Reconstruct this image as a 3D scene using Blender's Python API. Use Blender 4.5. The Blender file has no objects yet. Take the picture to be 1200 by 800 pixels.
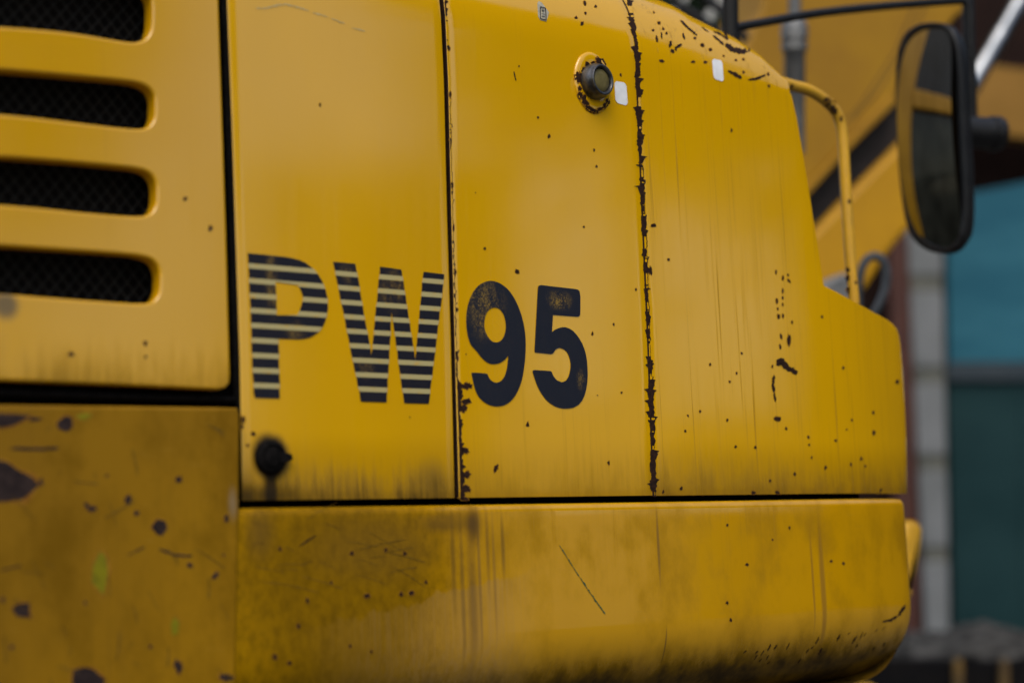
import bpy, bmesh, math, random
from mathutils import Vector, Matrix
from mathutils.bvhtree import BVHTree
from mathutils.geometry import tessellate_polygon

scene = bpy.context.scene
COL = scene.collection
rnd = random.Random(7)

# ------------------------------------------------------------------ camera
CAM = Vector((-1.0553, -1.8535, 1.35))
RGT = Vector((0.7860154, -0.61669337, -0.04323283))
UPV = Vector((-0.04647652, -0.12868233, 0.99059618))
FWD = Vector((0.6164574, 0.77661454, 0.12980806))
FPX = 2000.0                                   # focal length in photo pixels (1200 wide)
cam_data = bpy.data.cameras.new('camera')
cam = bpy.data.objects.new('camera', cam_data)
COL.objects.link(cam)
M = Matrix((RGT, UPV, -FWD)).transposed().to_4x4()
M.translation = CAM
cam.matrix_world = M
cam_data.sensor_width = 36.0
cam_data.lens = 36.0 * FPX / 1200.0
cam_data.clip_start = 0.05
cam_data.clip_end = 500.0
cam_data.dof.use_dof = True
cam_data.dof.focus_distance = 2.5
cam_data.dof.aperture_fstop = 1.75
scene.camera = cam

# ------------------------------------------------------------------ sky, sun, exposure
world = bpy.data.worlds.new('World')
scene.world = world
world.use_nodes = True
wn = world.node_tree
wn.nodes.clear()
w_out = wn.nodes.new('ShaderNodeOutputWorld')
w_bg = wn.nodes.new('ShaderNodeBackground')
w_sky = wn.nodes.new('ShaderNodeTexSky')
w_sky.sky_type = 'NISHITA'
w_sky.sun_disc = False
SUN_EL, SUN_AZ = math.radians(55), math.radians(222)    # azimuth measured from +Y towards +X
w_sky.sun_elevation = SUN_EL
w_sky.sun_rotation = SUN_AZ
w_sky.air_density = 1.4
w_sky.dust_density = 3.0
w_sky.ozone_density = 0.0
w_bg.inputs['Strength'].default_value = 0.11
wn.links.new(w_sky.outputs[0], w_bg.inputs['Color'])
wn.links.new(w_bg.outputs[0], w_out.inputs['Surface'])
sun_data = bpy.data.lights.new('sun', 'SUN')
sun_data.energy = 1.0
sun_data.angle = math.radians(40)
sun_data.color = (1.0, 0.95, 0.88)
sun = bpy.data.objects.new('sun', sun_data)
COL.objects.link(sun)
sd = Vector((math.sin(SUN_AZ) * math.cos(SUN_EL), math.cos(SUN_AZ) * math.cos(SUN_EL), math.sin(SUN_EL)))
sun.rotation_euler = sd.to_track_quat('Z', 'Y').to_euler()
scene.view_settings.view_transform = 'Standard'
scene.view_settings.look = 'None'
scene.view_settings.exposure = 0.72
scene.view_settings.gamma = 1.0
scene.view_settings.use_curve_mapping = False
scene.cycles.use_denoising = True
scene.cycles.max_bounces = 8

# ------------------------------------------------------------------ geometry helpers
def ray(px, py):
    return FWD + RGT * ((px - 600) / FPX) - UPV * ((py - 400) / FPX)

def S(px, py, y0=0.0):
    """the point of the plane y = y0 seen at a photo pixel"""
    d = ray(px, py)
    return CAM + d * ((y0 - CAM.y) / d.y)

def Q(px, py, p0, n):
    d = ray(px, py)
    return CAM + d * ((p0 - CAM).dot(n) / d.dot(n))

def D(px, py, depth):
    return CAM + ray(px, py) * depth

def interp(pts, t):
    if t <= pts[0][0]: return pts[0][1]
    for (a, va), (b, vb) in zip(pts, pts[1:]):
        if t <= b: return va + (vb - va) * (t - a) / (b - a)
    return pts[-1][1]

def chaikin(pts, n=1, closed=True):
    for _ in range(n):
        out = []
        m = len(pts)
        for i in range(m if closed else m - 1):
            a, b = pts[i], pts[(i + 1) % m]
            out.append(tuple(a[k] * .75 + b[k] * .25 for k in range(len(a))))
            out.append(tuple(a[k] * .25 + b[k] * .75 for k in range(len(a))))
        if not closed: out = [pts[0]] + out + [pts[-1]]
        pts = out
    return pts

def empty(name, loc, label, cat, group=None):
    o = bpy.data.objects.new(name, None)
    COL.objects.link(o)
    o.location = loc
    o.empty_display_size = 0.2
    o['label'] = label
    o['category'] = cat
    if group: o['group'] = group
    return o

def link(name, mesh, mat, parent=None, smooth=None):
    o = bpy.data.objects.new(name, mesh)
    COL.objects.link(o)
    mesh.name = name
    if mat is not None:
        mats = mat if isinstance(mat, (list, tuple)) else [mat]
        for m in mats: mesh.materials.append(m)
    if parent is not None:
        o.parent = parent
        if parent.type == 'EMPTY': o.matrix_parent_inverse = Matrix.Translation(parent.location).inverted()
    if smooth is not None:
        mesh.polygons.foreach_set('use_smooth', [True] * len(mesh.polygons))
        if smooth < 179:
            try: mesh.set_sharp_from_angle(angle=math.radians(smooth))
            except Exception: pass
    return o

def mesh_of(verts, faces):
    me = bpy.data.meshes.new('m')
    me.from_pydata([tuple(v) for v in verts], [], faces)
    me.update()
    return me

def bm_mesh(bm):
    me = bpy.data.meshes.new('m')
    bmesh.ops.recalc_face_normals(bm, faces=bm.faces)
    bm.to_mesh(me)
    bm.free()
    return me

def add_box(bm, p0, p1):
    x0, y0, z0 = p0; x1, y1, z1 = p1
    vs = [bm.verts.new((x, y, z)) for x in (x0, x1) for y in (y0, y1) for z in (z0, z1)]
    for f in ((0, 1, 3, 2), (4, 6, 7, 5), (0, 4, 5, 1), (2, 3, 7, 6), (0, 2, 6, 4), (1, 5, 7, 3)):
        bm.faces.new([vs[i] for i in f])
    return vs

def box_mesh(p0, p1, bevel=0.0, seg=2):
    bm = bmesh.new()
    add_box(bm, p0, p1)
    bmesh.ops.recalc_face_normals(bm, faces=bm.faces)
    if bevel > 0:
        bmesh.ops.bevel(bm, geom=bm.edges[:], offset=bevel, segments=seg, affect='EDGES', profile=0.5)
    return bm_mesh(bm)

def prism(poly, n, thick, bevel=0.0, seg=2):
    """poly: 3D points of the front face, extruded against n by thick"""
    bm = bmesh.new()
    a = [bm.verts.new(p) for p in poly]
    b = [bm.verts.new(Vector(p) - n * thick) for p in poly]
    m = len(a)
    bm.faces.new(a)
    bm.faces.new(b[::-1])
    for i in range(m):
        bm.faces.new((a[i], b[i], b[(i + 1) % m], a[(i + 1) % m]))
    bmesh.ops.recalc_face_normals(bm, faces=bm.faces)
    if bevel > 0:
        bmesh.ops.bevel(bm, geom=bm.edges[:], offset=bevel, segments=seg, affect='EDGES', profile=0.5)
    return bm_mesh(bm)

def curve_to_mesh(cu):
    tmp = bpy.data.objects.new('tmp', cu)
    COL.objects.link(tmp)
    dg = bpy.context.evaluated_depsgraph_get()
    dg.update()
    me = bpy.data.meshes.new_from_object(tmp.evaluated_get(dg))
    bpy.data.objects.remove(tmp)
    bpy.data.curves.remove(cu)
    return me

def tube(pts, r, res=6, cyc=False, bevel_round=True):
    cu = bpy.data.curves.new('c', 'CURVE')
    cu.dimensions = '3D'
    cu.bevel_depth = r
    cu.bevel_resolution = res
    cu.use_fill_caps = True
    sp = cu.splines.new('POLY')
    sp.points.add(len(pts) - 1)
    for p, q in zip(sp.points, pts): p.co = (q[0], q[1], q[2], 1)
    sp.use_cyclic_u = cyc
    return curve_to_mesh(cu)

def plate(outlines, y0, thick, bevel, res=3):
    """plate in the XZ plane, front face at y0, holes allowed, rounded rims; outlines: lists of (x, z)"""
    cu = bpy.data.curves.new('c', 'CURVE')
    cu.dimensions = '2D'
    cu.fill_mode = 'BOTH'
    cu.extrude = thick / 2 - bevel
    cu.bevel_depth = bevel
    cu.bevel_resolution = res
    cu.offset = -bevel
    for ol in outlines:
        sp = cu.splines.new('POLY')
        sp.points.add(len(ol) - 1)
        for p, q in zip(sp.points, ol): p.co = (q[0], q[1], 0, 1)
        sp.use_cyclic_u = True
    me = curve_to_mesh(cu)
    for v in me.vertices:
        x, z, t = v.co
        v.co = (x, y0 + thick / 2 - t, z)
    me.update()
    return me

def lathe(profile, origin, axis, seg=40, sx=1.0, sz=1.0):
    """profile: (radius, height along axis) pairs"""
    axis = Vector(axis).normalized()
    up = Vector((0, 0, 1))
    u = axis.cross(up).normalized()
    w = u.cross(axis).normalized()
    verts, faces = [], []
    for r, h in profile:
        for k in range(seg):
            a = 2 * math.pi * k / seg
            verts.append(Vector(origin) + axis * h + u * (r * math.cos(a) * sx) + w * (r * math.sin(a) * sz))
    for i in range(len(profile) - 1):
        for k in range(seg):
            k2 = (k + 1) % seg
            faces.append((i * seg + k, i * seg + k2, (i + 1) * seg + k2, (i + 1) * seg + k))
    n = len(profile) - 1
    faces.append(tuple(n * seg + k for k in range(seg)))
    me = mesh_of(verts, faces)
    bm = bmesh.new(); bm.from_mesh(me)
    bmesh.ops.recalc_face_normals(bm, faces=bm.faces)
    bm.to_mesh(me); bm.free()
    return me

# ------------------------------------------------------------------ material helpers
class NB:
    def __init__(self, name):
        self.m = bpy.data.materials.new(name)
        self.m.use_nodes = True
        self.t = self.m.node_tree
        self.b = self.t.nodes['Principled BSDF']
        self.tc = self.t.nodes.new('ShaderNodeTexCoord')
        self.co = self.tc.outputs['Object']
        sp = self.t.nodes.new('ShaderNodeSeparateXYZ')
        self.t.links.new(self.co, sp.inputs[0])
        self.x, self.y, self.z = sp.outputs
    def put(self, sock, v):
        if hasattr(v, 'links') or hasattr(v, 'is_linked') and not isinstance(v, (int, float, tuple)):
            self.t.links.new(v, sock)
        else:
            if isinstance(v, tuple) and len(v) == 3 and sock.type == 'RGBA': v = v + (1.0,)
            sock.default_value = v
    def math(self, op, a, b=0.0, c=None, clamp=False):
        n = self.t.nodes.new('ShaderNodeMath')
        n.operation = op
        n.use_clamp = clamp
        self.put(n.inputs[0], a); self.put(n.inputs[1], b)
        if c is not None: self.put(n.inputs[2], c)
        return n.outputs[0]
    def mul(self, a, b): return self.math('MULTIPLY', a, b)
    def add(self, a, b): return self.math('ADD', a, b)
    def step(self, v, lo, hi):
        """0 at lo, 1 at hi (lo may exceed hi)"""
        n = self.t.nodes.new('ShaderNodeMapRange')
        n.interpolation_type = 'SMOOTHSTEP'
        a, b, ta, tb = (lo, hi, 0.0, 1.0) if lo < hi else (hi, lo, 1.0, 0.0)
        self.put(n.inputs['Value'], v)
        n.inputs['From Min'].default_value = a; n.inputs['From Max'].default_value = b
        n.inputs['To Min'].default_value = ta; n.inputs['To Max'].default_value = tb
        return n.outputs['Result']
    def vec(self, sx, sy, sz, ox=0, oy=0, oz=0):
        n = self.t.nodes.new('ShaderNodeMapping')
        self.t.links.new(self.co, n.inputs['Vector'])
        n.inputs['Scale'].default_value = (sx, sy, sz)
        n.inputs['Location'].default_value = (ox, oy, oz)
        return n.outputs[0]
    def noise(self, vec, scale=1.0, detail=3.0, rough=0.55, dist=0.0):
        n = self.t.nodes.new('ShaderNodeTexNoise')
        self.t.links.new(vec, n.inputs['Vector'])
        n.inputs['Scale'].default_value = scale
        n.inputs['Detail'].default_value = detail
        n.inputs['Roughness'].default_value = rough
        n.inputs['Distortion'].default_value = dist
        return n.outputs['Fac']
    def mix(self, f, a, b):
        n = self.t.nodes.new('ShaderNodeMix')
        n.data_type = 'RGBA'
        self.put(n.inputs[0], f)
        self.put(n.inputs[6], a); self.put(n.inputs[7], b)
        return n.outputs[2]
    def blob(self, x0, z0, rx, rz, inner=0.2, jag=0.0, jn=None):
        dx = self.math('DIVIDE', self.math('SUBTRACT', self.x, x0), rx)
        dz = self.math('DIVIDE', self.math('SUBTRACT', self.z, z0), rz)
        r = self.math('SQRT', self.add(self.mul(dx, dx), self.mul(dz, dz)))
        if jn is not None: r = self.add(r, self.mul(self.math('SUBTRACT', jn, 0.5), jag))
        return self.step(r, 1.0, inner)
    def bump(self, h, strength, dist, prev=None):
        n = self.t.nodes.new('ShaderNodeBump')
        n.inputs['Strength'].default_value = strength
        n.inputs['Distance'].default_value = dist
        self.t.links.new(h, n.inputs['Height'])
        if prev is not None: self.t.links.new(prev, n.inputs['Normal'])
        return n.outputs[0]
    def done(self, color, rough, normal=None, metal=0.0, spec=0.5):
        self.put(self.b.inputs['Base Color'], color)
        self.put(self.b.inputs['Roughness'], rough)
        self.put(self.b.inputs['Metallic'], metal)
        self.put(self.b.inputs['Specular IOR Level'], spec)
        if normal is not None: self.t.links.new(normal, self.b.inputs['Normal'])
        return self.m

RUST = (0.022, 0.012, 0.010)
YEL = (0.64, 0.342, 0.0002)

def paint(name, base=YEL, alt=(0.56, 0.299, 0.0010), streak=0.35, streak_z=None, edge_z=None, edge=0.0, speck=0.5,
          blobs=(), dust=(), rough=0.15, grime=0.0, wavy=0.0007, spec=0.82, layer=0.0, pale=False):
    """worn machine paint: faded tone, rain streaks, grime and painted lip shade along the lower rim (edge_z), chips, stains, painted reflections"""
    b = NB(name)
    big = b.noise(b.vec(2.2, 2.2, 1.2), 1.0, 3)
    col = b.mix(b.step(big, .3, .7), base, alt)
    fine = b.noise(b.vec(260, 260, 3.0), 1.0, 4, .6)
    mid = b.noise(b.vec(45, 45, 0.9, 3.1), 1.0, 4, .6)
    blot = b.noise(b.vec(14, 14, 9, 5.0), 1.0, 6, .65)
    st = b.mul(b.step(fine, .50, .74), b.step(mid, .42, .68))
    if streak_z:
        st = b.mul(st, b.add(b.mul(b.step(b.z, streak_z[0], streak_z[1]), .8), .2))
    stm = b.mul(st, streak)
    col = b.mix(stm, col, (0.14, 0.075, 0.012))
    dirt = stm
    if grime > 0:
        g = b.mul(b.step(blot, .40, .72), grime)
        col = b.mix(g, col, (0.07, 0.036, 0.002))
        dirt = b.add(dirt, g)
        scuff = b.noise(b.vec(30, 30, 160, 1.7), 1.0, 3, .6, .4)
        sc = b.mul(b.step(scuff, .66, .74), grime * .45)
        col = b.mix(sc, col, (0.30, 0.18, 0.03))
    if layer > 0:                       # dark reflection band painted in below a soft line
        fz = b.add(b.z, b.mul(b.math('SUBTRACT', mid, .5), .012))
        fm = b.mul(b.mul(b.step(fz, 1.535, 1.49), layer), b.add(b.mul(b.step(b.z, 1.50, 1.44), .4), .6))
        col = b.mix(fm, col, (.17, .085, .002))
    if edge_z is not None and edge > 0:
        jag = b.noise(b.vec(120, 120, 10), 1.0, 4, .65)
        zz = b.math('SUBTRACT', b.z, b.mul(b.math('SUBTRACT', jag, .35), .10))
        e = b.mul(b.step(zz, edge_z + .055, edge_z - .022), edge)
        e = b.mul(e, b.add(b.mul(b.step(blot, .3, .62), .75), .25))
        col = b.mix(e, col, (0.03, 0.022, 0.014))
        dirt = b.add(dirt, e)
    for (x0, z0, rx, rz, inner, stg, c) in dust:
        jn = b.noise(b.vec(9, 9, 5, x0), 1.0, 5, .6)
        mm = b.mul(b.blob(x0, z0, rx, rz, inner, .9, jn), stg)
        mm = b.mul(mm, b.add(b.mul(b.step(fine, .3, .62), .3), .7))
        col = b.mix(mm, col, c)
        dirt = b.add(dirt, mm)
    if pale:                           # brownish grime and painted shade under the belly
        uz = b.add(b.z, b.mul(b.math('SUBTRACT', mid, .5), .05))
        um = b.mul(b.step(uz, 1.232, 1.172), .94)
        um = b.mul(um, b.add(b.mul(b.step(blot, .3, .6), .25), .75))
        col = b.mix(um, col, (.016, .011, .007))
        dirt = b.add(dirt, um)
    if pale:                           # pale reflection painted into the colour, with a slanting upper edge
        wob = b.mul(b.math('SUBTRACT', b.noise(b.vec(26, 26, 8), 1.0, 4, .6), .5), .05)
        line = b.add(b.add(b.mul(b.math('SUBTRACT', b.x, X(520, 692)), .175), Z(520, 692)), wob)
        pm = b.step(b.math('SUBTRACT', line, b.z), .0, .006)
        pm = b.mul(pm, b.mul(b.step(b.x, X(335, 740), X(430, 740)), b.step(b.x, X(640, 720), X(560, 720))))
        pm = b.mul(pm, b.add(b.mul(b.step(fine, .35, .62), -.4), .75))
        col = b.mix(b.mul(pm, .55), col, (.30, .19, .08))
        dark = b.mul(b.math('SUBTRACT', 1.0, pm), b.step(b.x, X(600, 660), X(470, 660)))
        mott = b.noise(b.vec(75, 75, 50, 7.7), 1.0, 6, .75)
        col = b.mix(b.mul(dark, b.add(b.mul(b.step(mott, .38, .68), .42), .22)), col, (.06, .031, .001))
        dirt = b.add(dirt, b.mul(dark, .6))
    for (x0, z0, rx, rz, inner, stg, c) in blobs:
        mm = b.mul(b.blob(x0, z0, rx, rz, inner, .5, blot), stg)
        col = b.mix(mm, col, c)
        dirt = b.add(dirt, b.mul(mm, .6))
    if speck > 0:
        v = b.t.nodes.new('ShaderNodeTexVoronoi')
        v.inputs['Scale'].default_value = 46
        b.t.links.new(b.co, v.inputs['Vector'])
        sep = b.t.nodes.new('ShaderNodeSeparateColor')
        b.t.links.new(v.outputs['Color'], sep.inputs[0])
        rad = b.mul(b.math('SUBTRACT', sep.outputs[0], 1.0 - .16 * speck), 1.2)
        on = b.math('LESS_THAN', v.outputs['Distance'], rad)
        col = b.mix(b.mul(on, .9), col, RUST)
    fleck = b.noise(b.vec(700, 700, 700), 1.0, 2)
    rg = b.add(rough, b.mul(dirt, .35))
    rg = b.add(rg, b.mul(b.math('SUBTRACT', blot, .5), .10))
    rg = b.add(rg, b.mul(b.math('SUBTRACT', fine, .5), .10))
    nrm = b.bump(b.noise(b.vec(3.2, 3.2, 2.6, .7), 1.0, 1), 1.0, wavy)
    nrm = b.bump(fleck, .02, .0004, nrm)
    nrm = b.bump(fine, .02, .0006, nrm)
    sp_ = b.mul(b.math('SUBTRACT', 1.0, b.math('MINIMUM', b.mul(dirt, 1.3), .92)), spec)
    return b.done(col, rg, nrm, 0.0, sp_)

def simple(name, c1, c2, scale=20, rough=.5, metal=0.0, stretch=(1, 1, 1), bump=0.0, spec=.22, rvar=.15):
    b = NB(name)
    v = b.vec(scale * stretch[0], scale * stretch[1], scale * stretch[2])
    n = b.noise(v, 1.0, 5, .6)
    col = b.mix(b.step(n, .3, .7), c1, c2)
    rg = b.add(rough, b.mul(b.math('SUBTRACT', n, .5), rvar))
    nr = b.bump(n, 1.0, bump) if bump > 0 else None
    return b.done(col, rg, nr, metal, spec)

# ------------------------------------------------------------------ body surface
EASE = 0.022
Z_SH = 2.120 - EASE                      # where the hood starts to round over
Z_BOT = 1.4425                    # lower rim of the hood panels
Z_SK = 1.4335                     # top of the skirt
XC, RP = 1.03, 1.00              # plan corner at the front
R_TAB = [(0.60, .165), (.70, .160), (.821, .143), (.863, .122), (.942, .093), (.983, .066), (1.002, .040), (1.019, .012), (1.05, .008)]

def yp(x):
    if x <= XC: return 0.0
    s = min((x - XC) / RP, .9999)
    return RP * (1 - math.sqrt(1 - s * s))

# shoulder section: eases from the flat side into the roll (unit rise, unit run)
SH_N = 60
_a = [math.pi / 2 * (i / SH_N) ** 1.3 for i in range(SH_N + 1)]
_zz, _yy = [0.0], [0.0]
for i in range(SH_N):
    m = (_a[i] + _a[i + 1]) / 2
    _zz.append(_zz[-1] + math.cos(m)); _yy.append(_yy[-1] + math.sin(m))
SHOULDER = [(i / SH_N, (_yy[i] / _yy[-1], _zz[i] / _zz[-1])) for i in range(SH_N + 1)]
def shoulder(t):
    f = min(max(t, 0), 1) * SH_N; i = min(int(f), SH_N - 1); f -= i
    p, q = SHOULDER[i][1], SHOULDER[i + 1][1]
    return p[0] + (q[0] - p[0]) * f, p[1] + (q[1] - p[1]) * f

def F(x, v):
    """v <= Z_SH: height on the flat side; above: metres along the shoulder arc, then the top"""
    if v <= Z_SH: return Vector((x, yp(x), v))
    R = interp(R_TAB, x)
    s = (v - Z_SH) / 0.16                      # 0..1 over the arc, beyond 1 the top
    if s <= 1.0:
        sy, sz = shoulder(s)
        return Vector((x, yp(x) + R * sy, Z_SH + (R + EASE) * sz))
    return Vector((x, yp(x) + R + (s - 1) * .16, Z_SH + R + EASE))

VROWS = [Z_BOT + (Z_SH - Z_BOT) * i / 44 for i in range(45)] + [Z_SH + .16 * i / 18 for i in range(1, 19)] + [Z_SH + .16 + .1 * i for i in range(1, 7)]

def curved_hit(px, py):
    """the side surface (with its plan corner) seen at a pixel, below the shoulder"""
    d = ray(px, py)
    lo = 0.0; best = None
    prev = None
    t = 1.5
    while t < 5:
        p = CAM + d * t
        x = p.x
        if x >= XC + RP: break
        g = p.y - yp(x)
        if prev is not None and prev < 0 <= g:
            best = p; break
        prev = g
        t += .001
    return best

def hood_panel(xl, xr, rows=None, nx=24, left_pad=0):
    rows = rows or VROWS
    verts, faces = [], []
    for v in rows:
        a, c = xl(v), xr(v)
        for i in range(nx + 1):
            verts.append(F(a + (c - a) * i / nx, v))
    for j in range(len(rows) - 1):
        for i in range(nx):
            k = j * (nx + 1) + i
            faces.append((k, k + 1, k + nx + 2, k + nx + 1))
    return mesh_of(verts, faces)

def edge_fn(pix):
    pts = sorted((S(px, py).z, S(px, py).x) for px, py in pix)
    return lambda v: interp(pts, v)

BVHS = []
def register(me):
    BVHS.append(BVHTree.FromPolygons([v.co.copy() for v in me.vertices], [tuple(p.vertices) for p in me.polygons]))

def hit(px, py, off=.0005):
    d = ray(px, py).normalized()
    best = None
    for b in BVHS:
        loc, nor, idx, dist = b.ray_cast(CAM, d)
        if loc is not None and (best is None or dist < best[2]): best = (loc, nor, dist)
    p0 = S(px, py)
    if best is None:                   # a seam: take the depth of the panel beside it
        for dx in (2.5, -2.5, 5, -5):
            d2 = ray(px + dx, py).normalized()
            c = [b.ray_cast(CAM, d2) for b in BVHS]
            c = [q for q in c if q[0] is not None]
            if c:
                q = min(c, key=lambda q: q[3])
                best = (CAM + d * q[3], q[1], q[3]); break
    if best is None and py > 66 and px < 960: return p0 + Vector((0, -off, 0)), Vector((0, -1, 0))
    if best is None:
        near = None
        for b in BVHS:
            loc, nor, idx, dist = b.find_nearest(CAM + d * 2.6)
            if near is None or dist < near[2]: near = (loc, nor, dist)
        best = near
    loc, nor, _ = best
    if nor.dot(d) > 0: nor = -nor
    return loc + nor * off, nor

def finish(o, thick, bev=.0012, rim=None):
    s = o.modifiers.new('thickness', 'SOLIDIFY')
    if rim is not None:
        o.data.materials.append(rim)
        s.material_offset_rim = 1
    s.thickness = thick
    s.offset = -1
    b = o.modifiers.new('rim', 'BEVEL')
    b.width = bev; b.segments = 3; b.limit_method = 'ANGLE'; b.angle_limit = math.radians(50)
    return o

# ------------------------------------------------------------------ materials
X = lambda px, py: S(px, py).x
Z = lambda px, py: S(px, py).z
BLACK = (0.012, 0.011, 0.012)
OIL = (0.012, 0.010, 0.008)
knob_p = S(316, 535)
m_door = paint('door_paint', streak=.22, streak_z=(1.62, 1.45), edge_z=Z_BOT - .012, edge=.9, speck=.10, rough=.12, layer=.42,
               blobs=[(knob_p.x + .001, knob_p.z - .001, .033, .036, .55, .98, OIL),
                      (knob_p.x + .001, knob_p.z - .045, .013, .060, .3, .9, OIL),
                      (X(505, 560), Z(505, 565), .035, .045, .1, .45, (.05, .035, .015)),
                      (X(300, 578), Z(300, 580), .10, .022, .1, .6, OIL)])
m_mid = paint('middle_panel_paint', streak=.42, speck=.07, rough=.085, layer=.22, alt=(.57, .306, .0008), edge_z=Z_BOT, edge=.35, streak_z=(1.7, 1.45))
m_cor = paint('corner_panel_paint', streak=.8, speck=.10, rough=.09, layer=.42, edge_z=Z_BOT, edge=.5, alt=(.56, .301, .0008))
m_lou = paint('louvre_paint', base=(.57, .30, .001), alt=(.52, .272, .0015), streak=.14, speck=.08, rough=.13, edge_z=Z(130, 452) - .012, edge=.5,  # lower rim darkened: lip shading painted in, with some grime
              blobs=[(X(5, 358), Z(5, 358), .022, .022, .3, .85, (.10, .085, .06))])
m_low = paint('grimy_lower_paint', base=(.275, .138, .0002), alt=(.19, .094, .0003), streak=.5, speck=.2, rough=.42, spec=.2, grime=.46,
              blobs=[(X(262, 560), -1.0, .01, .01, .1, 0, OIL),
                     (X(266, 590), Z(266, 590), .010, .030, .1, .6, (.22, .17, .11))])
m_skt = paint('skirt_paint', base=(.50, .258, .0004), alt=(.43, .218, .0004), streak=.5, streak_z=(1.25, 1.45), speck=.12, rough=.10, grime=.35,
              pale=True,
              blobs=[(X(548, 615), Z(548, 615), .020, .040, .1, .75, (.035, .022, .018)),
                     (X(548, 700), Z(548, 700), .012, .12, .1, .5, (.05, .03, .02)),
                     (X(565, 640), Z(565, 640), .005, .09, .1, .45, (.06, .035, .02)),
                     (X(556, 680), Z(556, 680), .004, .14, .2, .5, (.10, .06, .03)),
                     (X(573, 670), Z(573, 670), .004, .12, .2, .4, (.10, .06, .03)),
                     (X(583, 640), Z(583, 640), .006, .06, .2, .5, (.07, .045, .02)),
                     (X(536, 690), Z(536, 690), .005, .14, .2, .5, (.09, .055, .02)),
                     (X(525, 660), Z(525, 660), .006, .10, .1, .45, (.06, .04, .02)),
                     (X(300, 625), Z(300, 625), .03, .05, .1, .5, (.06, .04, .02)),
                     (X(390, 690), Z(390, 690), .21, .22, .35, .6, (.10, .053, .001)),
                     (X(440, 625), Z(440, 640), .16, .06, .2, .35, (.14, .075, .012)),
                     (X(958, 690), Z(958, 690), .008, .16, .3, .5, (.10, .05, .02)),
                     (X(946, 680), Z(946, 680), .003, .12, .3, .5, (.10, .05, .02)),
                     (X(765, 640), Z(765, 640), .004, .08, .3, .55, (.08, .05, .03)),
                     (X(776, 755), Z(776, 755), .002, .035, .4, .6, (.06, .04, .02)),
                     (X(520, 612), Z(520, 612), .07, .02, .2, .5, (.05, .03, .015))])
m_rail = simple('rail_paint', (.55, .30, .02), (.48, .27, .03), 25, .35)
m_black = simple('black_inside', (.0025, .0025, .0025), (.005, .0045, .004), 30, .9, spec=.1)
m_rubber = simple('black_rubber', (.004, .004, .004), (.009, .008, .008), 90, .9, bump=.0006, spec=.02)
m_rust = simple('bare_rusty_metal', (.010, .006, .005), (.034, .015, .009), 220, .8, bump=.0005, spec=.1)
m_halo = simple('rusty_primer_rim', (.16, .060, .008), (.30, .15, .010), 260, .7, spec=.1)
m_scr = simple('dirty_scratch', (.09, .048, .003), (.17, .10, .015), 200, .6, spec=.1)
m_pale = simple('pale_scuff', (.42, .30, .10), (.50, .40, .20), 200, .6, spec=.1)
m_greychip = simple('primer_grey_chip', (.016, .011, .011), (.034, .022, .020), 90, .8, spec=.1)
m_plastic = simple('black_plastic', (.004, .004, .005), (.008, .008, .009), 40, .45, spec=.3)
m_steel = simple('worn_steel', (.040, .042, .047), (.13, .13, .135), 60, .34, metal=.85, bump=.0002)
m_chrome = simple('chrome_rod', (.26, .28, .30), (.40, .42, .44), 14, .3, metal=1.0)
m_pipe = simple('grey_pipe', (.12, .125, .13), (.20, .20, .20), 30, .45, metal=.5)
m_hose = simple('blue_grey_hose', (.03, .036, .042), (.06, .068, .08), 40, .45)
m_wire = simple('dark_wire', (.007, .0075, .008), (.015, .015, .015), 80, .7, spec=.15)
m_olive = simple('olive_plunger', (.10, .085, .030), (.16, .13, .05), 60, .45)
m_white = simple('white_sticker', (.62, .64, .66), (.74, .75, .77), 60, .45)
m_foil = simple('worn_foil_label', (.24, .24, .22), (.42, .38, .26), 110, .4)
m_ink = simple('black_ink', (.012, .012, .014), (.03, .028, .03), 200, .6)
m_lime = simple('yellow_green_paint_mark', (.19, .165, .001), (.14, .125, .002), 60, .5)
m_greenpencil = simple('green_scratch', (.020, .060, .030), (.10, .11, .03), 300, .6)
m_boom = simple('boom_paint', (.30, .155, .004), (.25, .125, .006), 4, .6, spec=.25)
m_boom2 = simple('cylinder_cab_paint', (.46, .235, .001), (.40, .20, .002), 5, .5, spec=.3)  # own yellow of the boom cylinder and cab frame
m_darkgrey = simple('dark_grey_steel', (.016, .013, .013), (.03, .024, .022), 12, .7)
m_asphalt = simple('concrete_ground', (.055, .055, .053), (.085, .083, .08), 3, .85, bump=.003)
m_glass = NB('dusty_mirror_glass')
_d = m_glass.noise(m_glass.vec(60, 60, 12), 1.0, 5, .6)
m_glass = m_glass.done(m_glass.mix(m_glass.step(_d, .35, .8), (.40, .41, .41), (.30, .30, .29)), m_glass.add(.012, m_glass.mul(_d, .02)), None, 1.0)

def decal_ink(name, worn, striped=False, base=(.007, .007, .014)):
    b = NB(name)
    sc = b.noise(b.vec(600, 600, 420), 1.0, 4, .7)
    mid = b.noise(b.vec(60, 60, 22, 2.0), 1.0, 4, .6)
    area = None
    for (x0, z0, rx, rz, s) in worn:
        m = b.mul(b.blob(x0, z0, rx, rz, .1), s)
        area = m if area is None else b.math('MAXIMUM', area, m)
    area = b.add(area, .02) if area is not None else .02
    w = b.mul(b.step(b.add(sc, b.mul(mid, .45)), .66, .92), area)
    soft = b.mul(b.mul(b.step(mid, .4, .7), area), .16)
    col = b.mix(soft, base, (.16, .11, .04))
    col = b.mix(b.mul(w, .75), col, (.36, .22, .03))
    return b.done(col, b.add(.34, b.mul(sc, .2)), None, 0.0, .25)

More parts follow.
